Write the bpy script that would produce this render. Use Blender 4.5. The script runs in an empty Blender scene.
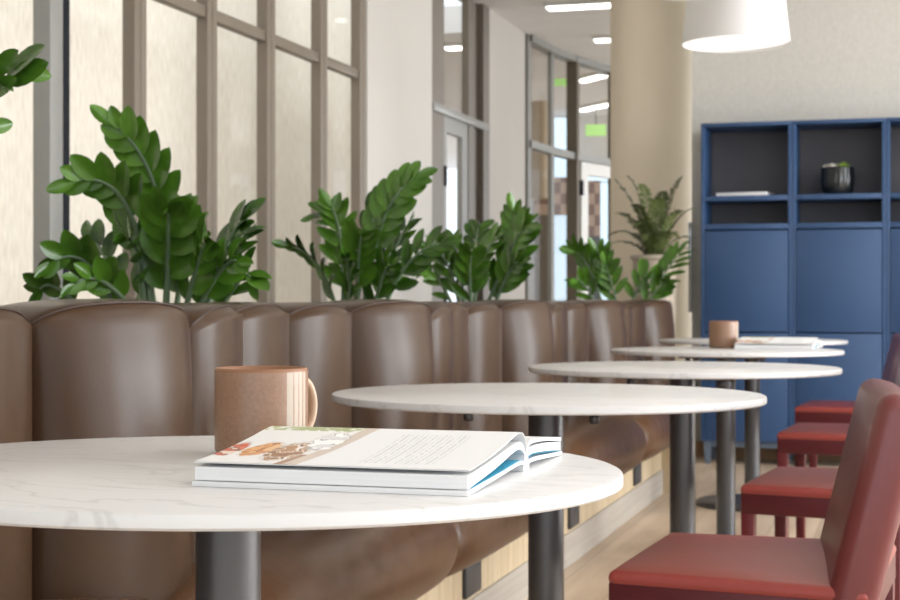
import bpy, bmesh, math, random
from math import sin, cos, pi, radians, sqrt
from mathutils import Vector, Matrix
random.seed(7)
SC = bpy.context.scene
COL = SC.collection
F = 1550.0; H = 0.91; TH = radians(16.6)
c_, s_ = cos(TH), sin(TH)

# ------------------------------------------------------------------ measuring helpers
def W(px, py, d):
    xc = (px-450)*d/F
    return Vector((xc*c_-d*s_, xc*s_+d*c_, H-(py-300)*d/F))
def onX(px, py, X):
    t = (px-450)/F
    Y = -X*(c_+t*s_)/(s_-t*c_)
    d = -X*s_+Y*c_
    return Vector((X, Y, H-(py-300)*d/F))

# ------------------------------------------------------------------ materials
def newmat(name):
    m = bpy.data.materials.new(name); m.use_nodes = True
    nt = m.node_tree; b = nt.nodes['Principled BSDF']
    return m, nt, b
def srgb(r, g, b):
    f = lambda v: (v/255/12.92) if v/255 <= .04045 else ((v/255+.055)/1.055)**2.4
    return (f(r), f(g), f(b), 1)
def pmat(name, col, rough=.5, metal=0, var=.0, vscale=(6,6,6), bump=0, bscale=200, coat=0, spec=.5, detail=4):
    m, nt, b = newmat(name)
    b.inputs['Roughness'].default_value = rough
    b.inputs['Metallic'].default_value = metal
    b.inputs['Specular IOR Level'].default_value = spec
    if coat: b.inputs['Coat Weight'].default_value = coat; b.inputs['Coat Roughness'].default_value = .15
    tc = nt.nodes.new('ShaderNodeTexCoord')
    mp = nt.nodes.new('ShaderNodeMapping'); mp.inputs['Scale'].default_value = vscale
    nt.links.new(tc.outputs['Object'], mp.inputs['Vector'])
    nz = nt.nodes.new('ShaderNodeTexNoise'); nz.inputs['Scale'].default_value = 1; nz.inputs['Detail'].default_value = detail
    nt.links.new(mp.outputs['Vector'], nz.inputs['Vector'])
    rp = nt.nodes.new('ShaderNodeValToRGB')
    lo = tuple(max(0, v*(1-var)) for v in col[:3])+(1,); hi = tuple(min(1, v*(1+var)) for v in col[:3])+(1,)
    rp.color_ramp.elements[0].color = lo; rp.color_ramp.elements[1].color = hi
    rp.color_ramp.elements[0].position = .3; rp.color_ramp.elements[1].position = .7
    nt.links.new(nz.outputs['Fac'], rp.inputs['Fac'])
    nt.links.new(rp.outputs['Color'], b.inputs['Base Color'])
    if bump:
        n2 = nt.nodes.new('ShaderNodeTexNoise'); n2.inputs['Scale'].default_value = bscale; n2.inputs['Detail'].default_value = 3
        nt.links.new(tc.outputs['Object'], n2.inputs['Vector'])
        bp = nt.nodes.new('ShaderNodeBump'); bp.inputs['Strength'].default_value = bump; bp.inputs['Distance'].default_value = .004
        nt.links.new(n2.outputs['Fac'], bp.inputs['Height'])
        nt.links.new(bp.outputs['Normal'], b.inputs['Normal'])
    return m
def emat(name, col, strength):
    m, nt, b = newmat(name)
    b.inputs['Base Color'].default_value = col
    b.inputs['Emission Color'].default_value = col
    b.inputs['Emission Strength'].default_value = strength
    return m
def glassmat(name, tint=(1,1,1,1)):
    m = bpy.data.materials.new(name); m.use_nodes = True
    nt = m.node_tree; nt.nodes.clear()
    o = nt.nodes.new('ShaderNodeOutputMaterial'); mx = nt.nodes.new('ShaderNodeMixShader')
    t = nt.nodes.new('ShaderNodeBsdfTransparent'); t.inputs[0].default_value = tint
    g = nt.nodes.new('ShaderNodeBsdfGlossy'); g.inputs['Roughness'].default_value = .02
    lw = nt.nodes.new('ShaderNodeLayerWeight'); lw.inputs['Blend'].default_value = .5
    pw = nt.nodes.new('ShaderNodeMath'); pw.operation = 'POWER'; pw.inputs[1].default_value = 5
    nt.links.new(lw.outputs['Facing'], pw.inputs[0])
    fr = nt.nodes.new('ShaderNodeMath'); fr.operation = 'MULTIPLY_ADD'; fr.inputs[1].default_value = .3; fr.inputs[2].default_value = .012
    nt.links.new(pw.outputs[0], fr.inputs[0])
    nt.links.new(fr.outputs[0], mx.inputs[0]); nt.links.new(t.outputs[0], mx.inputs[1]); nt.links.new(g.outputs[0], mx.inputs[2])
    nt.links.new(mx.outputs[0], o.inputs[0])
    return m
M = {}
M['leather'] = pmat('brown_leather', srgb(66,47,32), .30, var=.08, vscale=(9,9,9), bump=.05, bscale=260, spec=.25)
M['seatleather'] = pmat('brown_seat_leather', srgb(86,59,38), .31, var=.06, vscale=(4,22,4), bump=.2, bscale=30, spec=.36)
M['piping'] = pmat('dark_piping', srgb(60,44,36), .5, var=.05)
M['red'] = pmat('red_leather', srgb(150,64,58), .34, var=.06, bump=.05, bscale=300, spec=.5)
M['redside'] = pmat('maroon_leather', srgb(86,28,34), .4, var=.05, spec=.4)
M['redback'] = pmat('red_leather_sky_tinted', srgb(112,54,54), .30, var=.06, bump=.05, bscale=300, spec=.5)  # red leather with the sky's reflection put into the base colour
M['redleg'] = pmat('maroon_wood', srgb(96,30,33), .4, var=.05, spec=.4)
M['metal'] = pmat('dark_grey_metal', srgb(88,88,90), .34, metal=.55, var=.03)
M['chrome'] = pmat('chrome', srgb(190,190,190), .15, metal=1)
M['blue'] = pmat('blue_lacquer', srgb(44,73,112), .45, var=.04, vscale=(3,3,3))
M['bluegrey'] = pmat('grey_cabinet_back', srgb(86,86,92), .6, var=.06)
M['leg'] = pmat('slate_leg', srgb(92,104,118), .5, var=.04)
M['beige'] = pmat('beige_column_paint', srgb(234,221,198), .7, var=.02, vscale=(3,3,3))
M['plaster'] = pmat('grey_textured_wallcover', srgb(200,197,190), .85, var=.05, vscale=(70,70,40), bump=.25, bscale=90)
M['white_wall'] = pmat('pale_wall_paint', srgb(196,192,186), .8, var=.02, vscale=(2,2,1), bump=.05, bscale=60)
M['ceil'] = pmat('ceiling_paint', srgb(228,228,228), .85, var=.02)
M['taupe'] = pmat('taupe_frame', srgb(122,112,99), .45, var=.05, vscale=(8,8,2))
M['greyframe'] = pmat('grey_frame', srgb(138,138,134), .4, var=.03)
M['darkframe'] = pmat('dark_gasket', srgb(26,30,36), .7, var=.03, spec=.15)
M['whiteframe'] = pmat('white_frame', srgb(225,225,222), .5, var=.02)
M['bronze'] = pmat('bronze_post', srgb(98,88,74), .45, var=.04)
M['glass'] = glassmat('thin_glass')
M['shade'] = pmat('white_lamp_shade', srgb(222,222,222), .6, var=.01)
M['lamp'] = emat('lit_diffuser', (1,.975,.94,1), .85)
M['linear'] = emat('lit_linear_lamp', (1,.98,.95,1), 4.0)
M['green_sign'] = emat('green_lit_sign', srgb(150,196,112), .55)
M['daywin'] = emat('daylit_pane', srgb(205,228,245), .75)
M['paper'] = pmat('white_paper', srgb(226,227,228), .6, var=.05, vscale=(2,2,700))
M['cyan'] = pmat('cyan_sheet', srgb(60,165,200), .5, var=.03)
M['terracotta'] = pmat('speckled_clay_glaze', srgb(142,110,88), .34, var=.12, vscale=(220,220,220), spec=.5)
M['rim'] = pmat('bare_clay_rim', srgb(140,98,70), .5, var=.05)
M['mugstripe'] = pmat('pale_glaze_stripe', srgb(176,163,147), .55, var=.02)
M['mughandle'] = pmat('pale_clay_handle', srgb(190,160,134), .4, var=.04)
M['soil'] = pmat('soil', srgb(70,54,42), .9, var=.3, vscale=(60,60,60))
M['pot'] = pmat('grey_beige_pot', srgb(172,160,144), .6, var=.03)
M['darkpot'] = pmat('dark_ribbed_glass', srgb(26,30,32), .25, var=.1)
M['succ'] = pmat('lime_succulent', srgb(140,170,60), .5, var=.2, vscale=(30,30,30))
M['pebble'] = pmat('pale_pebble', srgb(205,200,190), .6, var=.1)
M['socket'] = pmat('charcoal_socket', srgb(62,62,64), .4, var=.03)
M['kick'] = pmat('grey_plank', srgb(168,160,150), .6, var=.10, vscale=(60,2,60))
M['planter'] = pmat('planter_shell', srgb(110,100,92), .6, var=.05)
M['magcover'] = pmat('pale_magazine', srgb(205,200,205), .5, var=.12, vscale=(12,12,12))
M['woven'] = None
M['doortaupe'] = pmat('dark_taupe_frame', srgb(104,95,84), .45, var=.05, vscale=(8,8,2))
M['tan'] = pmat('tan_paint', srgb(172,155,130), .7, var=.03)

def plantmat(name, a, b2, rough=.3):
    m, nt, b = newmat(name)
    b.inputs['Roughness'].default_value = rough
    b.inputs['Specular IOR Level'].default_value = .45
    oi = nt.nodes.new('ShaderNodeObjectInfo')
    tc = nt.nodes.new('ShaderNodeTexCoord')
    nz = nt.nodes.new('ShaderNodeTexNoise'); nz.inputs['Scale'].default_value = 14; nz.inputs['Detail'].default_value = 2
    nt.links.new(tc.outputs['Object'], nz.inputs['Vector'])
    ad = nt.nodes.new('ShaderNodeMath'); ad.operation = 'MULTIPLY_ADD'
    nt.links.new(oi.outputs['Random'], ad.inputs[0]); ad.inputs[1].default_value = .35
    nt.links.new(nz.outputs['Fac'], ad.inputs[2])
    rp = nt.nodes.new('ShaderNodeValToRGB')
    rp.color_ramp.elements[0].color = a; rp.color_ramp.elements[1].color = b2
    rp.color_ramp.elements[0].position = .35; rp.color_ramp.elements[1].position = .95
    nt.links.new(ad.outputs[0], rp.inputs['Fac'])
    nt.links.new(rp.outputs['Color'], b.inputs['Base Color'])
    return m
M['leaf'] = plantmat('zz_leaf', srgb(30,58,16), srgb(84,128,38), .24)
M['stem'] = plantmat('zz_stem', srgb(84,104,84), srgb(110,132,96), .4)
M['fern'] = plantmat('fern_frond', srgb(54,66,34), srgb(92,104,54), .55)

def table_mat():
    m, nt, b = newmat('white_veined_laminate')
    b.inputs['Roughness'].default_value = .32
    tc = nt.nodes.new('ShaderNodeTexCoord')
    n1 = nt.nodes.new('ShaderNodeTexNoise'); n1.inputs['Scale'].default_value = 3; n1.inputs['Detail'].default_value = 6
    n1.inputs['Distortion'].default_value = 1.6
    mp = nt.nodes.new('ShaderNodeMapping'); mp.inputs['Scale'].default_value = (1,2.6,1); mp.inputs['Rotation'].default_value = (0,0,.5)
    nt.links.new(tc.outputs['Object'], mp.inputs[0]); nt.links.new(mp.outputs[0], n1.inputs['Vector'])
    rp = nt.nodes.new('ShaderNodeValToRGB')
    e = rp.color_ramp.elements
    e[0].position = .485; e[0].color = srgb(216,216,216); e[1].position = .525; e[1].color = srgb(216,216,216)
    k = e.new(.505); k.color = srgb(200,200,199)
    nt.links.new(n1.outputs['Fac'], rp.inputs[0]); nt.links.new(rp.outputs[0], b.inputs['Base Color'])
    return m
M['table'] = table_mat()

def wood_mat(name, a, b2, scale, rough=.5, plank=None):
    m, nt, b = newmat(name)
    b.inputs['Roughness'].default_value = rough
    tc = nt.nodes.new('ShaderNodeTexCoord')
    mp = nt.nodes.new('ShaderNodeMapping'); mp.inputs['Scale'].default_value = scale
    nt.links.new(tc.outputs['Object'], mp.inputs[0])
    n1 = nt.nodes.new('ShaderNodeTexNoise'); n1.inputs['Scale'].default_value = 1; n1.inputs['Detail'].default_value = 6
    nt.links.new(mp.outputs[0], n1.inputs['Vector'])
    rp = nt.nodes.new('ShaderNodeValToRGB'); rp.color_ramp.elements[0].color = a; rp.color_ramp.elements[1].color = b2
    rp.color_ramp.elements[0].position = .3; rp.color_ramp.elements[1].position = .7
    nt.links.new(n1.outputs['Fac'], rp.inputs[0])
    out = rp.outputs[0]
    if plank:
        m2 = nt.nodes.new('ShaderNodeMapping'); m2.inputs['Rotation'].default_value = (0,0,radians(90))
        nt.links.new(tc.outputs['Object'], m2.inputs[0])
        bk = nt.nodes.new('ShaderNodeTexBrick'); bk.inputs['Scale'].default_value = 1
        bk.inputs['Brick Width'].default_value = 1.2; bk.inputs['Row Height'].default_value = .18
        bk.inputs['Mortar Size'].default_value = .002; bk.inputs['Bias'].default_value = 0
        bk.inputs['Color1'].default_value = (.86,.86,.86,1); bk.inputs['Color2'].default_value = (1,1,1,1); bk.inputs['Mortar'].default_value = (.62,.6,.58,1)
        nt.links.new(m2.outputs[0], bk.inputs['Vector'])
        mx = nt.nodes.new('ShaderNodeMixRGB'); mx.blend_type = 'MULTIPLY'; mx.inputs[0].default_value = 1
        nt.links.new(out, mx.inputs[1]); nt.links.new(bk.outputs['Color'], mx.inputs[2]); out = mx.outputs[0]
    nt.links.new(out, b.inputs['Base Color'])
    return m
M['floor'] = wood_mat('pale_plank_floor', srgb(196,172,146), srgb(222,202,178), (14,1.6,14), .42, plank=True)
M['ply'] = wood_mat('light_wood_panel', srgb(184,163,131), srgb(208,190,160), (40,40,2.5), .55)
M['brownwood'] = wood_mat('brown_skirting', srgb(128,96,66), srgb(150,116,84), (3,30,30), .5)
M['outer'] = wood_mat('sunlit_outside_wall', srgb(204,195,179), srgb(224,217,204), (55,55,12), .9)

def woven_mat():
    m, nt, b = newmat('woven_brown_panel')
    b.inputs['Roughness'].default_value = .8
    tc = nt.nodes.new('ShaderNodeTexCoord')
    ck = nt.nodes.new('ShaderNodeTexChecker'); ck.inputs['Scale'].default_value = 9
    ck.inputs['Color1'].default_value = srgb(122,94,78); ck.inputs['Color2'].default_value = srgb(172,146,126)
    nt.links.new(tc.outputs['Object'], ck.inputs['Vector']); nt.links.new(ck.outputs['Color'], b.inputs['Base Color'])
    return m
M['woven'] = woven_mat()

# ------------------------------------------------------------------ mesh helpers
def obj(name, bm, mats, parent=None, smooth=False, angle=None):
    me = bpy.data.meshes.new(name); bmesh.ops.recalc_face_normals(bm, faces=bm.faces[:]); bm.to_mesh(me); bm.free()
    for m in (mats if isinstance(mats, (list, tuple)) else [mats]): me.materials.append(m)
    if smooth:
        for p in me.polygons: p.use_smooth = True
        if angle is not None:
            try: me.set_sharp_from_angle(angle=radians(angle))
            except Exception: pass
    o = bpy.data.objects.new(name, me); COL.objects.link(o)
    if parent: o.parent = parent
    return o
def tag(o, label, cat, group=None):
    o['label'] = label; o['category'] = cat
    if group: o['group'] = group
    return o
def thing(name, label, cat, loc=(0,0,0), rz=0, group=None):
    o = bpy.data.objects.new(name, None); COL.objects.link(o); o.empty_display_size = .1
    o.location = loc; o.rotation_euler = (0,0,rz)
    return tag(o, label, cat, group)
def setting(name, loc=(0,0,0)):
    o = bpy.data.objects.new(name, None); COL.objects.link(o); o.location = loc; o['kind'] = 'structure'; return o
def dup(root, loc, rz, label, group=None):
    r = root.copy(); COL.objects.link(r); r.location = loc; r.rotation_euler = (0,0,rz); r['label'] = label
    if group: r['group'] = group
    for ch in list(root.children):
        k = ch.copy(); COL.objects.link(k); k.parent = r
        for g in list(ch.children):
            q = g.copy(); COL.objects.link(q); q.parent = k
    return r
def box(bm, x0, x1, y0, y1, z0, z1, bev=0, seg=2, mi=0):
    r = bmesh.ops.create_cube(bm, size=1)
    vs = r['verts']
    for v in vs:
        v.co = Vector((x0+(v.co.x+.5)*(x1-x0), y0+(v.co.y+.5)*(y1-y0), z0+(v.co.z+.5)*(z1-z0)))
    fs = {f for v in vs for f in v.link_faces}
    for f in fs: f.material_index = mi
    if bev:
        es = list({e for v in vs for e in v.link_edges})
        bmesh.ops.bevel(bm, geom=es, offset=bev, segments=seg, affect='EDGES', profile=.5)
    return bm
def boxobj(name, mat, parent, x0, x1, y0, y1, z0, z1, bev=0, seg=2):
    bm = bmesh.new(); box(bm, x0, x1, y0, y1, z0, z1, bev, seg)
    return obj(name, bm, mat, parent, smooth=bev > 0, angle=40 if bev > 0 else None)
def lathe(bm, prof, n=48, cx=0, cy=0, mfun=None):
    rings = []
    for (r, z) in prof:
        if r < 1e-6: rings.append([bm.verts.new((cx, cy, z))])
        else: rings.append([bm.verts.new((cx+r*cos(2*pi*i/n), cy+r*sin(2*pi*i/n), z)) for i in range(n)])
    for k in range(len(rings)-1):
        a, b = rings[k], rings[k+1]
        for i in range(n):
            j = (i+1) % n
            if len(a) == 1 and len(b) == 1: continue
            if len(a) == 1: f = bm.faces.new((a[0], b[i], b[j]))
            elif len(b) == 1: f = bm.faces.new((a[i], a[j], b[0]))
            else: f = bm.faces.new((a[i], a[j], b[j], b[i]))
            if mfun: f.material_index = mfun(i, k)
    return bm
def tube(bm, pts, rad, n=8):
    pts = [Vector(p) for p in pts]; rings = []
    up = Vector((0,0,1)); prev = None
    for k, p in enumerate(pts):
        t = (pts[min(k+1, len(pts)-1)]-pts[max(k-1, 0)]).normalized()
        a = prev if prev else (up if abs(t.z) < .9 else Vector((1,0,0)))
        u = (a-t*a.dot(t)).normalized(); v = t.cross(u); prev = u
        r = rad[k] if isinstance(rad, (list, tuple)) else rad
        rings.append([bm.verts.new(p+u*r*cos(2*pi*i/n)+v*r*sin(2*pi*i/n)) for i in range(n)])
    for k in range(len(rings)-1):
        for i in range(n):
            j = (i+1) % n; bm.faces.new((rings[k][i], rings[k][j], rings[k+1][j], rings[k+1][i]))
    bm.faces.new(rings[0]); bm.faces.new(rings[-1][::-1])
    return bm
def interp(tab, t):
    """smooth (monotone-ish) interpolation through a list of tuples, t in 0..1"""
    n = len(tab)-1; x = min(max(t, 0), 1)*n; i = min(int(x), n-1); f = x-i
    P = lambda k: Vector(tab[min(max(k, 0), n)])
    p0, p1, p2, p3 = P(i-1), P(i), P(i+1), P(i+2)
    return .5*((2*p1)+(p2-p0)*f+(2*p0-5*p1+4*p2-p3)*f*f+(3*p1-p0-3*p2+p3)*f**3)

# ------------------------------------------------------------------ the setting
XW = -2.70; ZC = 2.85
bm = bmesh.new(); box(bm, -9, 6.5, -4, 22, -.1, 0); fl = obj('floor', bm, M['floor']); fl['kind'] = 'structure'
bm = bmesh.new(); box(bm, XW-.12, 6.5, -4, 11.03, ZC, ZC+.2); box(bm, -9, 6.5, 11.03, 22, ZC, ZC+.2)
ce = obj('ceiling', bm, M['ceil']); ce['kind'] = 'structure'
Yd0, Yd1, Yg = onX(432,300,XW).y, onX(488,300,XW).y, onX(527,300,XW).y
bm = bmesh.new(); box(bm, XW-.05, XW, 7.56, Yd0, 0, ZC); box(bm, XW-.05, XW, Yd1, Yg, 0, ZC)
wl = obj('wall_left', bm, M['white_wall']); wl['kind'] = 'structure'
bm = bmesh.new(); box(bm, -1.225, 6.5, 9.02, 9.2, 0, ZC); wb = obj('wall_back', bm, M['plaster']); wb['kind'] = 'structure'
bm = bmesh.new(); box(bm, -1.225, 6.5, 9.0, 9.02, 0, .09); o = obj('baseboard_back', bm, M['brownwood']); o['kind'] = 'structure'
bm = bmesh.new(); box(bm, -1.243, -1.225, 9.005, 9.03, .84, 1.36); o = obj('trim_1', bm, M['chrome']); o['kind'] = 'structure'
# right wall: piers, sill and header around big openings
bm = bmesh.new()
box(bm, 6.3, 6.5, -4, 9.02, 0, .3); box(bm, 6.3, 6.5, -4, 9.02, 2.65, ZC)
for y in (-4, -.8, 2.4, 5.6, 8.72): box(bm, 6.3, 6.5, y, y+.3, .3, 2.65)
o = obj('wall_right', bm, M['white_wall']); o['kind'] = 'structure'
# column
bm = bmesh.new(); lathe(bm, [(.25,0),(.25,ZC)], 64, *W(651,300,9.58).xy); o = obj('column', bm, M['beige'], smooth=True); o['kind'] = 'structure'

# window wall on the left
win = setting('window_1')
ml = [onX(p,300,XW).y for p in (49,138,210,269,322,361)]
ys = [ml[0]-.6*k for k in range(12, 0, -1)]+ml
ZT = 2.06
for i, y in enumerate(ys):
    main = abs(y-ml[0]) < .01
    if main:
        boxobj('mullion', M['greyframe'], win, XW-.03, XW+.035, y-.05, y+.03, 0, ZC, .004)
        boxobj('gasket', M['darkframe'], win, XW-.03, XW+.034, y+.031, y+.072, 0, ZC)
    else:
        bm = bmesh.new(); box(bm, XW-.04, XW+.012, y-.045, y-.003, 0, ZC, .003); box(bm, XW-.04, XW+.012, y+.003, y+.045, 0, ZC, .003); box(bm, XW-.04, XW+.002, y-.003, y+.003, 0, ZC); obj('mullion', bm, M['taupe'], win)
    y1 = ys[i+1] if i+1 < len(ys) else 7.56
    if y1-y > .2:
        boxobj('transom', M['taupe'], win, XW-.038, XW+.004, y+.045, y1-.045, ZT-.024, ZT+.024, .003)
        boxobj('bottom_rail', M['taupe'], win, XW-.038, XW+.004, y+.045, y1-.045, 0, .1)
        for z0, z1 in ((.1, ZT-.024), (ZT+.024, ZC)):
            boxobj('pane', M['glass'], win, XW-.03, XW-.024, y+.045, y1-.045, z0, z1)
# outside wall seen through those panes
bm = bmesh.new(); box(bm, XW-1.3, XW-1.1, -5, 10.7, -.05, 4.2); o = obj('wall_outside', bm, M['outer']); o['kind'] = 'structure'

# glazed door between the white wall pieces
door = setting('door_1')
ya, yb_, yc_, yd_ = (onX(p,300,XW).y for p in (445,465,475,482))
boxobj('jamb', M['doortaupe'], door, XW-.05, XW-.005, Yd0, ya, 0, ZC)
boxobj('jamb', M['doortaupe'], door, XW-.05, XW-.005, yb_+.10, yc_, 0, ZC)
boxobj('jamb', M['doortaupe'], door, XW-.05, XW-.03, yc_, yd_, 0, ZC)
boxobj('jamb', M['doortaupe'], door, XW-.05, XW+.01, yd_, Yd1, 0, ZC)
boxobj('transom', M['greyframe'], door, XW-.05, XW+.015, Yd0, Yd1, ZT-.035, ZT+.015, .003)
boxobj('pane', M['glass'], door, XW-.04, XW-.034, ya, yb_+.10, ZT+.015, ZC)
lf = boxobj('door_leaf', M['greyframe'], door, XW-.045, XW-.01, ya, ya+.07, 0, ZT-.035)
boxobj('stile', M['greyframe'], lf, XW-.045, XW-.01, yb_-.03, yb_+.10, 0, ZT-.035)
boxobj('rail', M['greyframe'], lf, XW-.045, XW-.01, ya+.07, yb_-.03, ZT-.13, ZT-.035)
boxobj('rail', M['greyframe'], lf, XW-.045, XW-.01, ya+.07, yb_-.03, 0, .2)
boxobj('pane', M['glass'], lf, XW-.03, XW-.024, ya+.07, yb_-.03, .2, ZT-.13)
boxobj('hinge', M['darkframe'], lf, XW-.01, XW+.005, ya+.0, ya+.03, 1.6, 1.72)
boxobj('hinge', M['darkframe'], lf, XW-.01, XW+.005, ya+.0, ya+.03, .9, 1.02)
# the lobby behind that door
bm = bmesh.new(); box(bm, -6.6, -6.4, 7, 16, 0, ZC); o = obj('wall_lobby', bm, M['white_wall']); o['kind'] = 'structure'
bm = bmesh.new(); box(bm, -9, XW-.14, 10.8, 11.03, ZC, ZC+.2); o = obj('ceiling_lobby', bm, M['ceil']); o['kind'] = 'structure'

# curved glass partition
fac = setting('window_2')
FP = [Vector((XW, Yg, 0)), W(551,300,11.9), W(573,300,12.35), W(612,300,12.95), W(655,300,13.4), W(705,300,13.7)]
FP = [Vector((p.x, p.y, 0)) for p in FP]
def seg_box(name, mat, parent, p, q, z0, z1, th, bev=0, off=0):
    d = (q-p); L = d.length; a = math.atan2(d.y, d.x)
    bm = bmesh.new(); box(bm, 0, L, -th/2+off, th/2+off, z0, z1, bev)
    bm.transform(Matrix.Translation((p.x, p.y, 0)) @ Matrix.Rotation(a, 4, 'Z'))
    return obj(name, bm, mat, parent)
for i in range(len(FP)-1):
    p, q = FP[i], FP[i+1]
    seg_box('head_rail', M['greyframe'], fac, p, q, ZC-.05, ZC, .09)
    seg_box('transom', M['greyframe'], fac, p, q, ZT-.035, ZT+.02, .07)
    seg_box('bottom_rail', M['greyframe'], fac, p, q, 0, .1, .07)
    seg_box('pane', M['glass'], fac, p, q, .1, ZT-.035, .008)
    seg_box('pane', M['glass'], fac, p, q, ZT+.02, ZC-.05, .008)
for i, (p, w, mt) in enumerate(zip(FP, (.04,.03,.085,.05,.05,.05), ('greyframe','greyframe','bronze','bronze','bronze','bronze'))):
    bm = bmesh.new(); box(bm, p.x-w/2, p.x+w/2, p.y-.05, p.y+.05, 0, ZC); obj('post', bm, M[mt], fac)
dl = setting('door_2')
a, b = FP[2], FP[3]; u = (b-a).normalized()
seg_box('stile', M['whiteframe'], dl, a+u*.10, a+u*.22, .02, ZT-.04, .05)
seg_box('top_rail', M['whiteframe'], dl, a+u*.22, b, ZT-.14, ZT-.04, .05)
for z in (1.0, 1.75):
    seg_box('hinge', M['darkframe'], dl, a+u*.085, a+u*.12, z, z+.12, .07)

# the room behind the glass
bm = bmesh.new(); p0, p1 = W(500,300,16.2), W(760,300,16.2)
seg = lambda name, mat, ax, bx, d, z0, z1, th=.1: seg_box(name, mat, None, Vector((*W(ax,300,d).xy,0)), Vector((*W(bx,300,d).xy,0)), z0, z1, th)
o = seg('wall_far', M['white_wall'], 470, 800, 16.3, 0, ZC); o['kind'] = 'structure'
bm.free()
zz = lambda y, d: H+(300-y)*d/F
dwin = setting('window_3')
for ax, bx, y0, y1 in ((551,569.5,177,118), (551,569.5,300,196), (583,612,181,168), (600.5,612,300,183)):
    q = seg('pane', M['daywin'], ax, bx, 16.1, zz(y0,16.1), zz(y1,16.1), .04); q.parent = dwin
o = seg('wall_woven', M['woven'], 534, 570, 15.9, zz(215,15.9), zz(178,15.9)); o['kind'] = 'structure'
for ax, bx, y0, y1 in ((551,569.5,300,196),):
    pass
o.location = (0,0,0)
o = seg('wall_woven_panel', M['woven'], 587, 600, 15.9, zz(236,15.9), zz(181,15.9)); o['kind'] = 'structure'
o = seg('wall_dark', M['socket'], 587, 600, 15.9, 0, zz(236,15.9)); o['kind'] = 'structure'
o = seg('wall_dark_panel', M['bronze'], 535, 550.5, 15.9, 0, zz(215,15.9)); o['kind'] = 'structure'
q = W(541,300,15.2); bm = bmesh.new(); lathe(bm, [(.10,1.9),(.10,ZC)], 24, q.x, q.y); 
o = obj('column_lobby', bm, M['tan'], smooth=True); o['kind'] = 'structure'
o = seg('exit_sign', M['green_sign'], 585.5, 606, 15.4, zz(136,15.4), zz(124.5,15.4), .03)
tag(o, 'small green lit sign high in the room behind the curved glass, nearer the beige column', 'sign')
boxobj('hanger', M['greyframe'], o, *(lambda p: (p.x-.01, p.x+.01, p.y-.01, p.y+.01))(W(596,300,15.4)), zz(124.5,15.4), ZC)
o = seg('exit_sign', M['green_sign'], 551, 568, 13.6, zz(86,13.6), zz(74,13.6), .03)
tag(o, 'green hanging sign behind the narrow pane of the curved glass', 'sign')
boxobj('hanger', M['greyframe'], o, *(lambda p: (p.x-.01, p.x+.01, p.y-.01, p.y+.01))(W(560,300,13.6)), zz(74,13.6), ZC)

# linear ceiling lamps
def linlamp(pa, pb, label):
    a, b = W(*pa, (ZC-.03-H)*F/(300-pa[1])), W(*pb, (ZC-.03-H)*F/(300-pb[1]))
    d = b-a; d.z = 0; L = d.length
    t = thing('linear_ceiling_light', label, 'ceiling light', ((a+b)/2).xy.to_3d()+Vector((0,0,ZC-.03)), math.atan2(d.y, d.x), 'linear ceiling lights')
    boxobj('housing', M['whiteframe'], t, -L/2, L/2, -.06, .06, .004, .03)
    boxobj('diffuser', M['linear'], t, -L/2+.005, L/2-.005, -.055, .055, -.006, .004, .005)
linlamp((547,9),(640,4), 'long lit linear ceiling light beside the top of the beige column')
linlamp((594,41),(650,39), 'lit linear ceiling light half hidden behind the beige column')
linlamp((580,82),(603,76), 'upper of two slanting linear lights behind the curved glass')
linlamp((580,111),(618,103), 'lower of two slanting linear lights behind the curved glass')
pL = W(456,48,(ZC-.03-H)*F/252)
linlamp((446,49),(466,48), 'short linear ceiling light seen through the pane above the grey door')

# ------------------------------------------------------------------ banquette
ban = thing('banquette_sofa', 'long brown leather banquette with tall channelled back panels and roll-front seat', 'sofa', (0,0,0))
P = 1.35; Y0 = 2.04-P
SX = [-1.275, -1.175, -1.278, -1.295]
BU = [.080, .072, .068, .072]
HI = [.007, .0, .001, .0]
seams = []
for k in range(22):
    seams.append(Vector((SX[k % 4], Y0+P*(k//4)+P/4*(k % 4), 0)))
# one panel's side profile: forward offset at mid width, height
PROF = [(-.002,.30),(.004,.40),(.010,.50),(.013,.60),(.010,.70),(.003,.79),(-.006,.850),(-.013,.884),(-.027,.899),(-.052,.904),(-.09,.905),(-.14,.902),(-.17,.888),(-.185,.86),(-.19,.80)]
def back_panel(p, q, bl, hi):
    nu, nv = 28, 44
    d = q-p; n = Vector((d.y, -d.x, 0)).normalized()
    bm = bmesh.new(); g = []
    for j in range(nv+1):
        pr = interp([(a, b, 0) for a, b in PROF], j/nv); row = []
        for i in range(nu+1):
            u = -1+2*i/nu
            u = math.copysign(1-(1-abs(u))**1.6, u)
            full = (max(0, 1-abs(u)**2.1))**.60
            topf = min(1, max(0, (pr.y-.80)/.10))
            back = min(1, max(0, (-.06-pr.x)/.10))
            z = pr.y+hi*topf-topf*(.020*abs(u)**2.4+.018*abs(u)**8)
            if hi < .005 and pr.x > -.014: pr.x *= .3
            k = pr.x*(full if pr.x > -.02 else max(full, min(1, (-.02-pr.x)/.05)))
            pos = p+d*((u+1)/2)+n*(bl*full*(1-.85*back)+k)
            row.append(bm.verts.new((pos.x, pos.y, z)))
        g.append(row)
    for j in range(nv):
        for i in range(nu): bm.faces.new((g[j][i], g[j][i+1], g[j+1][i+1], g[j+1][i]))
    jj = int(nv*.575)
    line = [g[jj][i].co.copy()+Vector((0,0,.001))+n*.001 for i in range(1, nu)]
    o = obj('back_panel', bm, M['leather'], ban, smooth=True)
    bt = bmesh.new(); tube(bt, line, .002, 6); obj('piping', bt, M['piping'], o, smooth=True)
for k in range(21): back_panel(seams[k], seams[k+1], BU[k % 4], HI[k % 4])
YE = seams[-1].y
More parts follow.
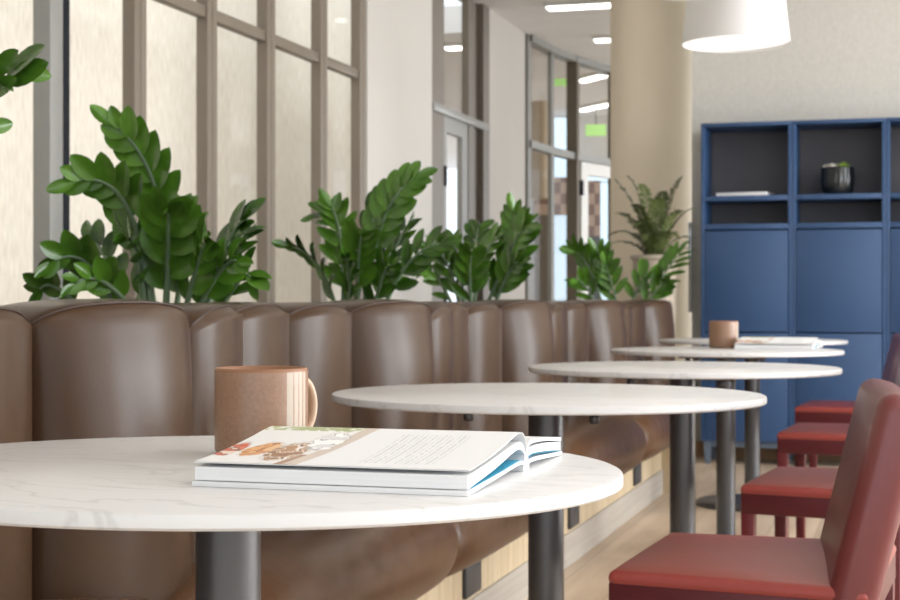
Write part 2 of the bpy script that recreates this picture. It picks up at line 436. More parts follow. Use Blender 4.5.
# rear rail closing the back
boxobj('top_rail', M['leather'], ban, -1.50, -1.385, seams[0].y, YE-.01, .40, .880, .02, 3)
bm = bmesh.new(); box(bm, -1.385, -1.235, YE-.03, YE-.005, .2, .88, .01); obj('end_panel', bm, M['leather'], ban, smooth=True, angle=40)
# seat modules
SEAT = [(-1.34,.455),(-1.26,.468),(-1.18,.472),(-1.11,.466),(-1.05,.440),(-1.012,.395),(-1.0,.345),(-1.012,.29),(-1.045,.25),(-1.10,.235)]
def seat_module(y0, y1):
    bm = bmesh.new(); nu, nv = 40, 30; g = []
    for i in range(nu+1):
        u = -1+2*i/nu; u = math.copysign(1-(1-abs(u))**1.5, u); e = (max(0, 1-abs(u)**4.2))**.5
        row = []
        for j in range(nv+1):
            pr = interp([(a, b, 0) for a, b in SEAT], j/nv)
            cx, cz = -1.16, .27
            x = cx+(pr.x-cx)*(.68+.32*e) if pr.x > cx else pr.x
            z = cz+(pr.y-cz)*(.74+.26*e) if pr.y > cz else cz+(pr.y-cz)*(1.25-.25*e)
            wr = .003*sin(u*31+j*.35)*sin(j*.28)*(1-abs(u)) if j > 8 else 0
            row.append(bm.verts.new((x+wr, (y0+y1)/2+u*(y1-y0)/2, z+wr*.5)))
        g.append(row)
    for i in range(nu):
        for j in range(nv): bm.faces.new((g[i][j], g[i][j+1], g[i+1][j+1], g[i+1][j]))
    return obj('seat_cushion', bm, M['seatleather'], ban, smooth=True)
sy = [.94, 2.22, 3.55, 4.90, 6.25, 7.30]
for a, b in zip(sy[:-1], sy[1:]): seat_module(a, b)
XP = -1.13
base = boxobj('base', M['ply'], ban, -1.48, XP, .94, 7.28, .112, .26)
boxobj('kickboard', M['kick'], ban, -1.48, XP+.006, .94, 7.28, 0, .112)
boxobj('end_block', M['ply'], ban, XP-.03, XP+.05, 7.285, 7.33, 0, .23)
for px in (470, 572, 636):
    y = onX(px,300,XP).y
    so = boxobj('power_socket', M['socket'], base, XP, XP+.012, y-.075, y+.075, .125, .215, .003)

# ------------------------------------------------------------------ planter trough and ZZ plants
tr = thing('planter_trough', 'long brown planter trough behind the banquette back holding leafy plants', 'planter', (0,0,0))
bm = bmesh.new(); box(bm, -1.88, -1.53, .8, 8.9, 0, .80); obj('shell', bm, M['planter'], tr)
bm = bmesh.new(); box(bm, -1.87, -1.54, .81, 8.89, .80, .812); obj('soil', bm, M['soil'], tr)

def leaf(bm, base, axis, nrm, L, Wd, droop=.12, fold=.16):
    axis = axis.normalized(); side = axis.cross(nrm).normalized(); nrm = side.cross(axis).normalized()
    st = [(0,.06),(.1,.45),(.25,.82),(.45,1),(.65,.96),(.82,.72),(.93,.40),(1,.0)]
    rows = []
    for t, w in st:
        ctr = base+axis*(t*L)-nrm*(droop*L*t*t)
        if w == 0: rows.append([bm.verts.new(ctr)]); continue
        r = []
        for k in (-1, -.5, 0, .5, 1):
            r.append(bm.verts.new(ctr+side*(k*w*Wd/2)+nrm*(abs(k)**1.4*fold*Wd*w)))
        rows.append(r)
    for a, b in zip(rows[:-1], rows[1:]):
        for i in range(4):
            if len(b) == 1: bm.faces.new((a[i], a[i+1], b[0]))
            else: bm.faces.new((a[i], a[i+1], b[i+1], b[i]))
def stalk(plant, base, mid, tip, ang, L=.085, n=None, start=.22, spread=44, wid=.56):
    """one ZZ stalk: bowed stem with two ranks of glossy leaflets"""
    ctrl = 2*mid-(base+tip)/2
    B = lambda t: base*(1-t)**2+ctrl*2*t*(1-t)+tip*t*t
    T = lambda t: ((ctrl-base)*2*(1-t)+(tip-ctrl)*2*t).normalized()
    length = sum((B((i+1)/20)-B(i/20)).length for i in range(20))
    bm = bmesh.new(); N = 16
    tube(bm, [B(i/N*.97) for i in range(N+1)], [.0085*(1-.68*i/N)*min(1, length/.35+.3) for i in range(N+1)], 7)
    st = obj('stem', bm, M['stem'], plant, smooth=True)
    zf = random.choice((.15, .5, 1.3))
    n = n or max(7, int(length*(1-start)/.026))
    bm = bmesh.new()
    view = Vector((-s_, c_, 0))
    for i in range(n):
        t = start+(1-start)*(i+.3)/n*.96
        p, tg = B(t), T(t)
        ref = (view-tg*view.dot(tg)).normalized()
        r0 = tg.cross(ref)
        rank = r0*cos(ang)+ref*sin(ang)
        sgn = 1 if i % 2 == 0 else -1
        a = radians(spread*(1-.35*t)+random.uniform(-7,7))
        ax = tg*cos(a)+rank*sgn*sin(a)
        nr = (tg.cross(rank)+Vector((0,0,zf))).normalized()
        if abs(nr.dot(ax)) > .9: nr = tg.cross(rank)
        s = (.72+.5*sin(pi*min(1, .15+t*.8)))*random.uniform(.9, 1.08)*(1-.25*max(0, t-.8)/.2)
        s *= .98; leaf(bm, p+ax*.004, ax, nr, L*s, L*wid*s, random.uniform(.05,.18), random.uniform(.1,.2))
    leaf(bm, tip, T(1), T(1).cross(Vector((.3,.2,.9))), L*.8, L*.36)
    obj('leaflets', bm, M['leaf'], st, smooth=True)

def zz(name_label, bpx, X, tips, L=.085):
    b = onX(bpx, 330, X); D0 = -b.x*s_+b.y*c_
    pl = thing('zz_plant', name_label, 'plant', (0,0,0))
    for (bx, mx, my, tx, ty, dx, ang, *o) in tips:
        kw = o[0] if o else {}
        base = b+(W(bx, 330, D0)-W(bpx, 330, D0))*.8; base.z = .812
        mid = W(mx, my, D0-dx*.7); tip = W(tx, ty, D0-dx*1.4); tip = mid+(tip-mid)*.90
        stalk(pl, base, mid, tip, radians(ang), kw.get('L', L), kw.get('n'), kw.get('start', .22), kw.get('spread', 44), kw.get('wid', .56))
    return pl
zz('tall leafy green plant behind the banquette at the near window panes', 160, -1.66, [
    (165, 160,205, 110,116, .05, 25, dict(start=.40)),
    (150, 130,212, 70,178, .08, 35, dict(start=.28)),
    (205, 220,262, 246,214, .02, 60, dict(start=.2)),
    (120, 92,268, 48,262, .10, 30, dict(L=.07)),
    (95, 64,292, 36,290, .05, 40, dict(L=.06)),
    (175, 182,255, 180,206, -.1, 15, dict(L=.08)),
    (165, 168,250, 168,208, .12, 5, dict(L=.095)),
    (215, 236,285, 252,278, .04, 20, dict(L=.07)),
    (130, 108,262, 84,238, -.08, 10, dict(L=.065)),
    (180, 196,272, 206,238, .12, 40, dict(L=.08)),
    (140, 140,265, 126,236, .1, 70, dict(L=.08)),
    (190, 214,280, 240,258, .1, 15, dict(L=.07)),
    (160, 150,270, 150,225, -.12, 50, dict(L=.08)),
    (200, 228,262, 250,228, -.1, 25, dict(L=.07)),
    (150, 110,286, 70,284, .1, 20, dict(L=.06)),
], .088)
zz('leafy green plant behind the banquette in front of the last window mullion', 360, -1.64, [
    (362, 382,225, 420,172, .05, 20, dict(start=.3)),
    (335, 322,272, 286,243, .08, 65, dict(wid=.43,L=.075, start=.2)),
    (338, 342,250, 330,202, .0, 10, dict(wid=.43,L=.085)),
    (345, 338,235, 312,212, -.1, 20, dict(wid=.43,L=.07)),
    (380, 405,268, 446,240, .1, 25, dict(wid=.43,L=.08)),
    (372, 392,260, 408,222, -.06, 35, dict(wid=.43,L=.08)),
    (355, 358,268, 362,232, .12, 20, dict(wid=.43,L=.09)),
    (345, 350,285, 345,255, .12, 60, dict(wid=.43,L=.08)),
    (372, 380,285, 392,262, .12, 30, dict(wid=.43,L=.08)),
    (350, 370,235, 385,200, .02, 30, dict(wid=.43,L=.08)),
    (365, 395,275, 425,268, .0, 15, dict(wid=.43,L=.07)),
], .09)
zz('leafy green plant behind the banquette in front of the grey glazed door', 478, -1.60, [
    (483, 512,262, 514,206, .05, 25, dict(wid=.43,L=.1, start=.2)),
    (470, 482,265, 500,232, .0, 55, dict(wid=.43,L=.09)),
    (458, 450,270, 428,244, .05, 30, dict(wid=.43,L=.085)),
    (462, 460,270, 452,238, -.08, 20, dict(wid=.43,L=.08)),
    (480, 510,252, 530,224, .1, 40, dict(wid=.43,L=.1)),
    (472, 470,280, 472,252, .1, 10, dict(wid=.43,L=.09)),
    (455, 440,282, 420,270, -.05, 25, dict(wid=.43,L=.07)),
    (490, 505,280, 520,260, .1, 30, dict(wid=.43,L=.09)),
    (466, 475,250, 480,225, -.1, 25, dict(wid=.43,L=.08)),
], .095)
zz('leafy green plant at the far end of the banquette beside the fern', 612, -1.54, [
    (605, 590,270, 574,250, .0, 55, dict(wid=.36,L=.12)),
    (612, 606,275, 596,248, .02, 30, dict(wid=.36,L=.11)),
    (622, 612,285, 605,262, .05, 20, dict(wid=.36,L=.10)),
    (634, 660,280, 680,252, .05, 30, dict(wid=.36,L=.12)),
    (630, 640,285, 650,270, -.05, 25, dict(wid=.36,L=.11)),
    (600, 588,290, 578,280, .05, 30, dict(wid=.36,L=.10)),
    (640, 655,292, 662,280, .08, 15, dict(wid=.36,L=.10)),
], .12)
pl0 = thing('zz_plant', 'leafy plant whose leaf tips lean in at the upper left beside the window', 'plant', (0,0,0))
bp = Vector((-1.66, 2.02, .812))
tp = W(12, 70, 2.62)
stalk(pl0, bp, Vector((-1.70, 2.06, 1.2)), tp, radians(20), .085, start=.3)
bml = bmesh.new(); nv_ = Vector((s_, -c_, .25))
for (x0, y0, x1, y1, L_) in ((8,84,47,62,.07),(6,78,43,44,.075),(-6,76,17,50,.06),(-10,96,16,78,.06)):
    a0, a1 = W(x0, y0, 2.62), W(x1, y1, 2.58)
    leaf(bml, a0, a1-a0, nv_+Vector((random.uniform(-.3,.3),0,random.uniform(-.2,.5))), (a1-a0).length, (a1-a0).length*.46, .05, .12)
obj('leaflets', bml, M['leaf'], pl0, smooth=True)
tp = W(-20, 128, 2.66)
stalk(pl0, bp+Vector((0,.03,0)), Vector((-1.74, 2.0, 1.05)), tp, radians(40), .08, start=.3)
stalk(pl0, bp+Vector((.02,-.03,0)), Vector((-1.6, 1.9, 1.15)), Vector((-1.55,1.75,1.4)), radians(60), .08, start=.3)
stalk(pl0, bp+Vector((-.02,-.06,0)), Vector((-1.7, 1.8, 1.0)), Vector((-1.75,1.6,1.2)), radians(10), .08, start=.3)

# fern in a tall planter in front of the column
fp = W(655,300,8.7)
fe = thing('potted_fern', 'dark green fern in a tall tapered planter in front of the beige column', 'plant', (fp.x, fp.y, 0))
bm = bmesh.new(); lathe(bm, [(0,0),(.09,0),(.125,1.13),(.138,1.14),(.138,1.16),(.12,1.16),(.115,1.11),(0,1.11)], 40); obj('pot', bm, M['pot'], fe, smooth=True, angle=40)
bm = bmesh.new(); lathe(bm, [(0,1.125),(.115,1.125),(.116,1.112)], 30); obj('soil', bm, M['soil'], fe)
def frond(parent, a, rise, reach, droop, L=.06):
    d = Vector((cos(a), sin(a), 0)); up = Vector((0,0,1))
    b = Vector((0,0,1.13))+d*.03
    B = lambda t: b+d*(reach*(t**1.35))+up*(rise*(1-(1-t)**1.7)-droop*t**3)
    bm = bmesh.new(); N = 22
    tube(bm, [B(i/N) for i in range(N+1)], [.003*(1-.7*i/N) for i in range(N+1)], 5)
    side = d.cross(up)
    n = 40
    for i in range(3, n):
        t = i/n; p = B(t); tg = (B(min(1, t+.02))-B(t-.02)).normalized()
        w = L*sin(pi*(.08+.90*t))**.7*random.uniform(.85, 1.1)
        for s in (-1, 1):
            ax = (side*s+tg*.5-up*.25+Vector((random.uniform(-.15,.15),)*3))
            leaf(bm, p, ax, tg.cross(side*1.0), w, .010, .15, .05)
    obj('frond', bm, M['fern'], parent, smooth=True)
vx = math.atan2(s_, c_)
for a, rise, reach, droop in ((180,.40,.20,-.06),(172,.48,.13,0),(150,.24,.26,.10),(15,.46,.14,-.02),(5,.30,.20,.0),(195,.15,.25,.06),(335,.10,.22,.05),(60,.40,.10,.0),(120,.44,.10,0),(250,.22,.25,.12),(290,.22,.24,.1),(270,.36,.12,.02),(100,.30,.2,.08),(320,.32,.16,.05),(215,.34,.14,.03),(200,.30,.22,.04),(350,.18,.20,.06),(235,.28,.2,.1)):
    frond(fe, vx+radians(a), rise, reach, droop, .055)

# ------------------------------------------------------------------ tables
R = .41; ZTOP = .733
tb = thing('bistro_table', 'nearest round white table with the open book and mug on it', 'table', (0,0,0), 0, 'round white tables along the banquette')
bm = bmesh.new(); lathe(bm, [(0,ZTOP),(R-.004,ZTOP),(R-.001,ZTOP-.0015),(R,ZTOP-.004),(R,ZTOP-.0125),(R-.003,ZTOP-.015),(0,ZTOP-.015)], 128); bm.transform(Matrix.Diagonal((.412/R, .368/R, 1, 1))); obj('tabletop', bm, M['table'], tb, smooth=True, angle=30)
bm = bmesh.new(); box(bm, -.15, .15, -.15, .15, ZTOP-.028, ZTOP-.0155, .003); obj('support_plate', bm, M['metal'], tb)
bm = bmesh.new(); lathe(bm, [(.034,.012),(.034,ZTOP-.025)], 48); obj('pedestal', bm, M['metal'], tb, smooth=True)
bm = bmesh.new(); lathe(bm, [(0,0),(.25,0),(.252,.004),(.252,.012),(.245,.018),(.04,.022),(0,.022)], 72); obj('base', bm, M['metal'], tb, smooth=True, angle=40)
for x in (-.118, .118):
    for y in (-.125, .125):
        bm = bmesh.new(); lathe(bm, [(0,ZTOP-.047),(.007,ZTOP-.046),(.010,ZTOP-.042),(.009,ZTOP-.025),(0,ZTOP-.025)], 16, x, y); obj('bolt', bm, M['metal'], tb, smooth=True)
TP = [(-.700,1.519),(-.667,2.877),(-.585,4.129),(-.639,5.60),(-.680,6.98)]
TL = [None, 'bare round white table second from the camera beside the nearest red chair', 'bare round white table third from the camera', 'round white table fourth from the camera carrying a mug and a book', 'bare round white table nearest the blue cabinets']
for i, (x, y) in enumerate(TP):
    if i == 0: tb.location = (x, y, 0); tb.rotation_euler.z = 0; tb.scale = (1.022,1,1)
    else: dup(tb, (x, y, 0), 0, TL[i]).scale = (1,1,1)

# ------------------------------------------------------------------ chairs
ch = thing('dining_chair', 'nearest red leather chair with its backrest cut by the frame edge', 'chair', (0,0,0), 0, 'red upholstered chairs along the tables')
def rbox(name, mat, parent, x0, x1, y0, y1, z0, z1, bev, seg=4, tr=None, puff=0, taper=0):
    bm = bmesh.new(); box(bm, x0, x1, y0, y1, z0, z1)
    es = list(bm.edges); bmesh.ops.bevel(bm, geom=es, offset=bev, segments=seg, affect='EDGES', profile=.5)
    if puff:
        bmesh.ops.subdivide_edges(bm, edges=[e for e in bm.edges if e.calc_length() > .12], cuts=7, use_grid_fill=True)
        for v in bm.verts:
            u = (v.co.x-(x0+x1)/2)/((x1-x0)/2); w = (v.co.y-(y0+y1)/2)/((y1-y0)/2)
            if v.co.z > (z0+z1)/2: v.co.z += puff*max(0, 1-u*u)*max(0, 1-w*w)
    if taper:
        for v in bm.verts: v.co.y *= 1+taper*(v.co.x-x0)/(x1-x0)
    if tr: bm.transform(tr)
    return obj(name, bm, mat, parent, smooth=True, angle=60)
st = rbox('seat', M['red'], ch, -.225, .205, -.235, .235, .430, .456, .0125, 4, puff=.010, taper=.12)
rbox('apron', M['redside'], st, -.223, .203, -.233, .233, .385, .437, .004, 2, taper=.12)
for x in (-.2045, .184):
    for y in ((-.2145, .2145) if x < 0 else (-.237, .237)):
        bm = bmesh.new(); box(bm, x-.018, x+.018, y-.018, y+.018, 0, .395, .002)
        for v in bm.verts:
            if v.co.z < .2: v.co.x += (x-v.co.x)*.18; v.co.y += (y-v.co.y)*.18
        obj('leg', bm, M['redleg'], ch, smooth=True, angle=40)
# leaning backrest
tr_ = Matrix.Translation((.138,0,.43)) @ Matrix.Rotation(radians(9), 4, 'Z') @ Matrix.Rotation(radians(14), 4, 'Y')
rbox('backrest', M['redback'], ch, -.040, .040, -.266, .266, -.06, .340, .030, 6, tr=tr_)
for i, (x, y, rz, lab) in enumerate([(-.25,2.785,-4,None),(-.180,4.065,-6,'second red leather chair from the camera, beside the third table'),(-.205,5.63,-4,'third red leather chair from the camera, drawn up at the table with the mug'),(-.240,6.96,-4,'farthest red leather chair, closest to the blue cabinets')]):
    if i == 0: ch.location = (x, y, 0); ch.rotation_euler.z = radians(rz)
    else:
        k = dup(ch, (x, y, 0), radians(rz), lab)
        if i == 1: k.scale = (.90, 1, 1)

# ------------------------------------------------------------------ mugs
def make_mug(label, loc, rz):
    t = thing('mug', label, 'mug', loc, rz, 'clay mugs on the tables')
    r, h = .0535, .099
    n = 120
    bm = bmesh.new()
    prof = [(0,0),(r-.006,0),(r-.002,.002),(r,.006),(r,.02),(r,.05),(r,.08),(r,h-.004),(r-.0008,h-.001),(r-.002,h),(r-.0035,h-.001),(r-.0045,h-.006),(r-.0045,.05),(r-.0048,.012),(r-.01,.006),(0,.006)]
    def mf(i, k):
        a = 360*(i+.5)/n
        if 7 <= k <= 10: return 1
        if 2 <= k <= 6:
            for lo, hi in ((34,39),(43,47.5),(52,57),(62,70)):   # stripes beside the handle
                if lo <= (360-a-29+360) % 360 <= hi: return 2
        return 0
    lathe(bm, prof, n, mfun=mf)
    b = obj('body', bm, [M['terracotta'], M['rim'], M['mugstripe']], t, smooth=True, angle=50)
    bm = bmesh.new(); pts = []
    for i in range(17):
        a = -pi/2+pi*i/16
        pts.append((r-.002+.028*cos(a)**.8 if cos(a) > 0 else r-.002, 0, .052+.033*sin(a)))
    tube(bm, pts, .0052, 10)
    for v in bm.verts: v.co.y *= 1.5
    obj('handle', bm, M['mughandle'], t, smooth=True)
    return t
q = W(261.5,300,1.785)
m1 = make_mug('large speckled clay mug behind the open book on the nearest table', (q.x, q.y, ZTOP+.0003), TH+radians(48))
q = W(723.6,300,5.72)
m2 = dup(m1, (q.x, q.y, ZTOP+.0003), TH+radians(60), 'small looking clay mug beside the book on the fourth table')

# ------------------------------------------------------------------ books
def curve(tab): return lambda t: interp([(a, b, 0) for a, b in tab], t)
def sheet(name, mat, parent, low, top, L, n=24, x0=0, cap=True):
    """solid between two curves in the y-z plane, extruded along x"""
    bm = bmesh.new(); lo, hi = curve(low), curve(top)
    A = [lo(i/n) for i in range(n+1)]; B = [hi(i/n) for i in range(n+1)]
    for i in range(n+1):
        if B[i].y-A[i].y < .0003: B[i].y = A[i].y+.0003
    ring = A+B[::-1]
    a = [bm.verts.new((x0, p.x, p.y)) for p in ring]; b = [bm.verts.new((x0+L, p.x, p.y)) for p in ring]
    m = len(ring)
    for i in range(m):
        j = (i+1) % m; bm.faces.new((a[i], a[j], b[j], b[i]))
    for i in range(n):
        bm.faces.new((a[i], a[i+1], a[m-2-i], a[m-1-i])); bm.faces.new((b[i], b[i+1], b[m-2-i], b[m-1-i]))
    return obj(name, bm, mat, parent, smooth=True, angle=35)
LB = .272
PAGE = [(0,.018),(-.003,.030),(-.012,.0385),(-.028,.0415),(-.05,.0398),(-.09,.0342),(-.15,.0275),(-.217,.0225)]
def noise2(x, y, s=0):
    v = sin(x*12.9898+y*78.233+s*37.7)*43758.5453; return v-math.floor(v)
def vnoise(x, y, s=0):
    xi, yi = math.floor(x), math.floor(y); fx, fy = x-xi, y-yi
    fx = fx*fx*(3-2*fx); fy = fy*fy*(3-2*fy)
    a, b, c2, d = noise2(xi, yi, s), noise2(xi+1, yi, s), noise2(xi, yi+1, s), noise2(xi+1, yi+1, s)
    return (a*(1-fx)+b*fx)*(1-fy)+(c2*(1-fx)+d*fx)*fy
def print_colour(u, v):
    white = srgb(236,238,240)[:3]; col = Vector(white)
    def mixin(rgb, f):
        nonlocal col; col = col*(1-f)+Vector(srgb(*rgb)[:3])*f
    band = .455-.075*(v-.12)/.88            # slanting wooden edge of the photograph
    if u < band:
        mixin((234,234,232), .6)
        if band-.055 < u: mixin((206,190,176), .85)
        elif band-.085 < u and v > .75: mixin((160,120,90), .9)
    def blob(cu, cv, ru, rv, cols, sc, rot=0, edge=.15, s=0):
        du, dv = (u-cu), (v-cv)*.82
        x = du*cos(rot)+dv*sin(rot); y = -du*sin(rot)+dv*cos(rot)
        r = sqrt((x/ru)**2+(y/rv)**2)+.25*(vnoise(u*60, v*60, s)-.5)
        if r < 1:
            k = vnoise(u*sc, v*sc*.8, s+3); k = min(.999, max(0, (k-.2)/.6)); mixin(cols[int(k*len(cols))], .95)
        elif r < 1+edge: mixin((190,180,168), .35)
    # plates and food
    blob(.028,.68,.040,.13, [(196,70,50),(214,120,80),(120,60,40),(235,215,200)], 34, .0, s=1)
    blob(.135,.66,.055,.13, [(206,140,80),(226,172,112),(180,108,60),(232,190,140)], 24, .1, s=2)
    blob(.25,.70,.066,.17, [(150,106,70),(222,200,176),(110,70,45),(240,232,222),(180,136,96)], 30, 0, s=5)
    blob(.335,.46,.06,.15, [(220,220,222),(240,240,240),(170,170,172),(250,250,250)], 30, 0, s=8)
    if u < .40 and .10 < v < .24:
        k = vnoise(u*40, v*26, 11)+.25*vnoise(u*110, v*60, 4)
        if k > .62: mixin((150,164,84), .8)
        elif k > .5: mixin((196,204,150), .6)
    if u < .45 and v < .12: mixin((226,222,206), .5)
    # columns of small print, lines run from the fore-edge to the gutter
    if .575 < u < .85 and .26 < v < .91:
        k = (u-.575)/.275*15; f = k-math.floor(k)
        ln = math.floor(k)
        if .30 < f < .62 and v < .91-(.35*noise2(ln, 3) if ln in (6, 14) else .02*noise2(ln, 1)):
            wd = vnoise(v*70+ln*13, ln, 9)
            if wd > .22: mixin((150,152,158), .45)
    return col
def printed_page(parent):
    bm = bmesh.new(); nx, ny = 300, 170; cv = curve(PAGE)
    
    def at_v(v):
        lo, hi = 0., 1.
        for _ in range(30):
            md = (lo+hi)/2
            if -cv(md).x < .217*v: lo = md
            else: hi = md
        return cv((lo+hi)/2)
    PV = [at_v(j/ny) for j in range(ny+1)]
    g = [[bm.verts.new((LB*i/nx, PV[j].x, PV[j].y+.0004)) for i in range(nx+1)] for j in range(ny+1)]
    for j in range(ny):
        for i in range(nx): bm.faces.new((g[j][i], g[j][i+1], g[j+1][i+1], g[j+1][i]))
    o = obj('printed_page', bm, M['print'], parent, smooth=True)
    at = o.data.color_attributes.new('ink', 'FLOAT_COLOR', 'POINT')
    k = 0
    for j in range(ny+1):
        for i in range(nx+1):
            cc = print_colour(i/nx, j/ny); at.data[k].color = (*cc, 1); k += 1
    o['label'] = 'page printed with a food photograph and lines of text'
    return o
m, nt, b = newmat('printed_paper'); b.inputs['Roughness'].default_value = .45
an = nt.nodes.new('ShaderNodeAttribute'); an.attribute_name = 'ink'; nt.links.new(an.outputs['Color'], b.inputs['Base Color']); M['print'] = m

bk = thing('open_book', 'open cookbook with a food photo lying face up on the nearest table', 'book', (0,0,0), 0, 'open books on the tables')
sheet('cover', M['paper'], bk, [(0,.005),(-.03,.0085),(-.1,.0055),(-.222,.0)], [(0,.0085),(-.03,.0120),(-.1,.009),(-.222,.0045)], LB)
sheet('coloured_sheet', M['cyan'], bk, [(0,.0086),(-.03,.0122),(-.1,.0092),(-.205,.0052)], [(0,.0091),(-.03,.0127),(-.1,.0097),(-.205,.0056)], LB-.002, x0=.001)
sheet('page_block', M['paper'], bk, [(0,.0135),(-.012,.021),(-.03,.0245),(-.06,.0222),(-.12,.0145),(-.218,.0055)], [(0,.015),(-.006,.024),(-.02,.031),(-.04,.0315),(-.08,.0288),(-.15,.0225),(-.218,.0180)], LB-.002, x0=.001)
sheet('loose_page', M['paper'], bk, [(a, b_-.0007) for a, b_ in PAGE], PAGE, LB)
sheet('cover', M['paper'], bk, [(0,.005),(.03,.0065),(.1,.0035),(.17,.0)], [(0,.0085),(.03,.0105),(.1,.0075),(.17,.004)], LB)
sheet('coloured_sheet', M['cyan'], bk, [(0,.0105),(.03,.0135),(.1,.0095),(.166,.0045)], [(0,.011),(.03,.0140),(.1,.010),(.166,.005)], LB-.002, x0=.001)
sheet('page_block', M['paper'], bk, [(0,.012),(.03,.0148),(.1,.0110),(.166,.0055)], [(0,.017),(.015,.0218),(.04,.0225),(.1,.020),(.166,.015)], LB-.002, x0=.001)
sheet('page_block', M['paper'], bk, [(0,.0178),(.012,.0245),(.035,.0258),(.1,.0222),(.165,.0158)], [(0,.019),(.006,.0262),(.02,.0298),(.05,.0288),(.1,.0258),(.165,.0205)], LB)
sheet('spine', M['paper'], bk, [(-.012,.0),(0,-.0),(.012,.0)], [(-.012,.006),(0,.019),(.012,.006)], LB, n=10)
printed_page(bk)
bk.location = (-.655, 1.562, ZTOP+.0004); bk.rotation_euler.z = radians(0)
q = W(737,300,5.50)
dup(bk, (q.x, q.y+.20, ZTOP+.0004), radians(-2), 'open book lying beside the mug on the fourth table')

# ------------------------------------------------------------------ blue cabinets
YC = 8.65; CW = .495; X0 = -1.124; CH = 1.89
def make_cab(label):
    t = thing('storage_cabinet', label, 'cabinet', (0,0,0), 0, 'blue storage cabinets on the grey wall')
    D = .355; th = .02
    for x in (0, CW-th-.001): boxobj('side_panel', M['blue'], t, x, x+th, 0, D, .13, CH-th, .001)
    boxobj('top_panel', M['blue'], t, 0, CW-.001, -.003, D, CH-th, CH, .001)
    boxobj('back_panel', M['bluegrey'], t, th, CW-th-.001, D-.02, D-.008, .15, CH-th)
    boxobj('shelf', M['blue'], t, th, CW-th-.001, 0, D-.02, 1.458, 1.486, .001)
    boxobj('shelf', M['blue'], t, th, CW-th-.001, 0, D-.02, 1.300, 1.330, .001)
    boxobj('bottom_panel', M['blue'], t, th, CW-th-.001, 0, D-.02, .13, .15)
    for z0, z1 in ((.735, 1.292), (.14, .728)):
        boxobj('door', M['blue'], t, .022, CW-.023, -.003, .015, z0, z1, .002)
    boxobj('plinth_rail', M['leg'], t, .02, CW-.02, .03, .05, .095, .13)
    for x in (.012, CW-.052):
        for y in (.02, D-.06):
            bm = bmesh.new(); box(bm, x, x+.04, y, y+.04, 0, .13)
            for v in bm.verts:
                if v.co.z < .05: v.co.x += (x+.02-v.co.x)*.35; v.co.y += (y+.02-v.co.y)*.35
            obj('leg', bm, M['leg'], t)
    return t
cab = make_cab('blue cabinet with open shelves, nearest the column, a magazine lying on its shelf')
cab.location = (X0, YC, 0)
dup(cab, (X0+CW, YC, 0), 0, 'middle blue cabinet with a small dark planter on its open shelf')
dup(cab, (X0+2*CW, YC, 0), 0, 'blue cabinet with empty shelves at the frame edge right of the dark planter')
# magazine on the shelf
q = W(743,300,8.55)
mg = thing('magazine', 'pale magazine lying flat on the upper shelf of the first blue cabinet', 'magazine', (q.x, YC+.13, 1.4865), radians(-8))
boxobj('page_block', M['paper'], mg, -.14, .14, -.10, .10, .002, .018, .001)
boxobj('cover', M['magcover'], mg, -.142, .142, -.102, .102, .018, .020)
boxobj('cover', M['magcover'], mg, -.142, .142, -.102, .102, 0, .002)
# ribbed dark planter with succulents
q = W(837.5,300,8.5)
sp = thing('succulent_planter', 'dark ribbed pot of small succulents on the middle blue cabinet shelf', 'plant', (q.x, YC+.12, 1.4865)); sp.scale = (1,1,1.2)
bm = bmesh.new(); n = 72
prof = [(0,0),(.072,0),(.08,.006),(.086,.06),(.088,.118),(.090,.124),(.082,.126),(.078,.11),(0,.11)]
lathe(bm, prof, n)
for v in bm.verts:
    r = sqrt(v.co.x**2+v.co.y**2)
    if r > .07 and .01 < v.co.z < .115:
        a = math.atan2(v.co.y, v.co.x); k = 1+.05*cos(18*a); v.co.x *= k; v.co.y *= k
obj('pot', bm, M['darkpot'], sp, smooth=True)
bm = bmesh.new()
for i in range(26):
    a = random.uniform(0, 2*pi); r = random.uniform(0, .06); p = Vector((r*cos(a)-.012, r*sin(a), .108))
    if p.x < 0: 
        g = bmesh.ops.create_icosphere(bm, subdivisions=1, radius=random.uniform(.011,.018), matrix=Matrix.Translation(p+Vector((0,0,.022))))
obj('pebbles', bm, M['pebble'], sp, smooth=True)
for (cx, cy, sc) in ((.035,0,1),(.02,-.04,.8),(.05,.03,.8)):
    bm = bmesh.new()
    for ring, (nn, el) in enumerate(((8,15),(7,40),(5,65))):
        for i in range(nn):
            a = 2*pi*i/nn+ring*.4
            ax = Vector((cos(a)*cos(radians(el)), sin(a)*cos(radians(el)), sin(radians(el))))
            leaf(bm, Vector((cx, cy, .108)), ax, Vector((0,0,1)) if el < 60 else Vector((-cos(a),-sin(a),.2)), .045*sc, .018*sc, -.1, .1)
    obj('succulent', bm, M['succ'], sp, smooth=True)

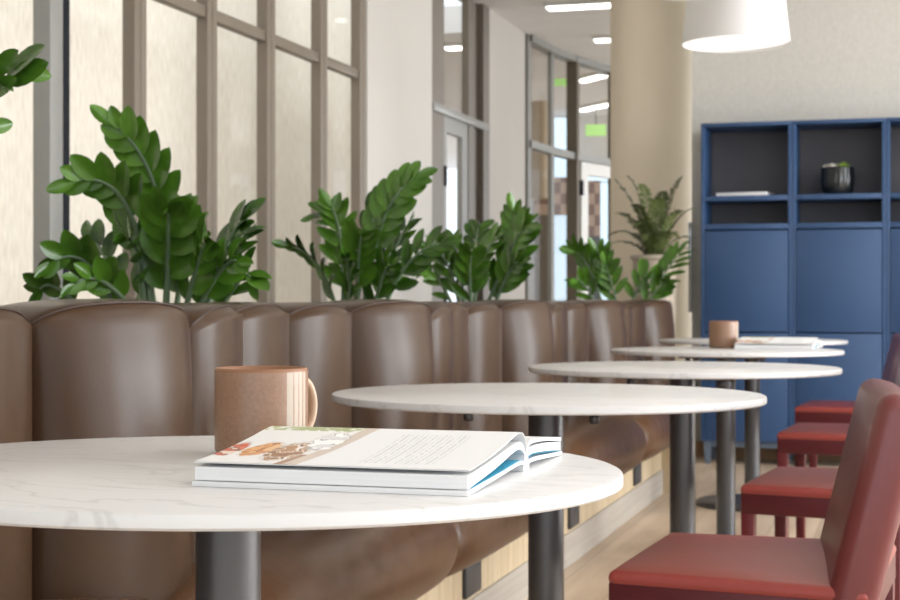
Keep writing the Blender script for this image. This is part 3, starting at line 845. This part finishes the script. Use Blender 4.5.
# ------------------------------------------------------------------ pendants
def pend(label, x, y, zb):
    t = thing('pendant_lamp', label, 'lamp', (x, y, zb), 0, 'white drum pendants over the tables')
    r0, r1, h = .232, .205, .24
    bm = bmesh.new(); lathe(bm, [(r0-.004,.0),(r0,0),(r1,h),(r1-.01,h+.006),(.03,h+.01),(.03,h+.005),(r1-.006,h-.002),(r0-.004,0)], 72)
    for v in bm.verts: pass
    obj('lamp_shade', bm, M['shade'], t, smooth=True, angle=40)
    bm = bmesh.new(); lathe(bm, [(0,.012),(r0-.006,.012),(r0-.006,.016),(0,.016)], 72); obj('diffuser', bm, M['lamp'], t)
    bm = bmesh.new(); tube(bm, [(0,0,h), (0,0,ZC-zb-.02)], .004, 8); obj('cord', bm, M['darkframe'], t)
    bm = bmesh.new(); lathe(bm, [(0,ZC-zb),(.05,ZC-zb),(.05,ZC-zb-.025),(0,ZC-zb-.025)], 32); obj('ceiling_rose', bm, M['whiteframe'], t)
pend('white drum pendant lamp hanging in front of the grey wall', -.733, 6.80, 2.02)
pend('pendant lamp mostly above the frame, only its lower rim showing near the column', -.735, 5.53, 2.02)

# ------------------------------------------------------------------ light
w = bpy.data.worlds.new('world'); SC.world = w; w.use_nodes = True
bg = w.node_tree.nodes['Background']; bg.inputs[0].default_value = (.86,.93,1.0,1); bg.inputs[1].default_value = 1.5
def area(name, loc, rot, sx, sy, e, col=(1,1,1)):
    l = bpy.data.lights.new(name, 'AREA'); l.shape = 'RECTANGLE'; l.size = sx; l.size_y = sy; l.energy = e; l.color = col
    o = bpy.data.objects.new(name, l); COL.objects.link(o); o.location = loc; o.rotation_euler = rot; return o
# daylight through the openings on the right
for y, e in ((-2.25,15),(.95,70),(4.15,230),(7.3,270)):
    area('daylight_right', (6.25,y,1.5), (0,radians(90),0), 2.2, 2.7, e, (.94,.975,1))
area('rear_fill', (1.5,-3.8,1.6), (radians(90),0,0), 8, 2.3, 35, (.95,.98,1))  # unseen fill light added behind the camera for the facing walls
su = bpy.data.lights.new('sun', 'SUN'); su.energy = 3.3; su.angle = radians(2); su.color = (1,.985,.96)
so_ = bpy.data.objects.new('sun', su); COL.objects.link(so_); so_.location = (3,0,9)
so_.rotation_euler = Vector((-.36,.12,-.93)).to_track_quat('-Z','Y').to_euler()
# unseen overhead fill lights, added to brighten the tables
for (x, y) in ((1.4,.5),(1.4,3.2),(1.4,6.0),(3.6,1.5),(3.6,5)):
    area('overhead_fill', (x, y, ZC-.02), (0,0,0), 1.9, 1.9, 20, (.98,.985,1))
area('lobby_fill', (3.2,15.6,1.5), (0,radians(90),0), 2.4, 3.5, 260, (.95,.98,1))  # hidden area light added to brighten the room behind the glass
area('lobby_fill', (-7.5,14,1.5), (0,radians(-90),0), 2.4, 5, 120, (.95,.98,1))  # second added fill, out of view on the lobby's left

# ------------------------------------------------------------------ camera
cd = bpy.data.cameras.new('camera'); cam = bpy.data.objects.new('camera', cd); COL.objects.link(cam)
cam.location = (0,0,H); cam.rotation_euler = (radians(90),0,TH)
cd.sensor_width = 36; cd.lens = F/900*36; cd.clip_start = .05; cd.clip_end = 100
cd.dof.use_dof = True; cd.dof.focus_distance = 1.66; cd.dof.aperture_fstop = 15
SC.camera = cam
SC.view_settings.view_transform = 'Standard'; SC.view_settings.look = 'None'
SC.view_settings.gamma = 1; SC.view_settings.use_curve_mapping = False
SC.view_settings.exposure = 0.13
SC.cycles.max_bounces = 10; SC.cycles.transparent_max_bounces = 24
SC.cycles.use_denoising = True
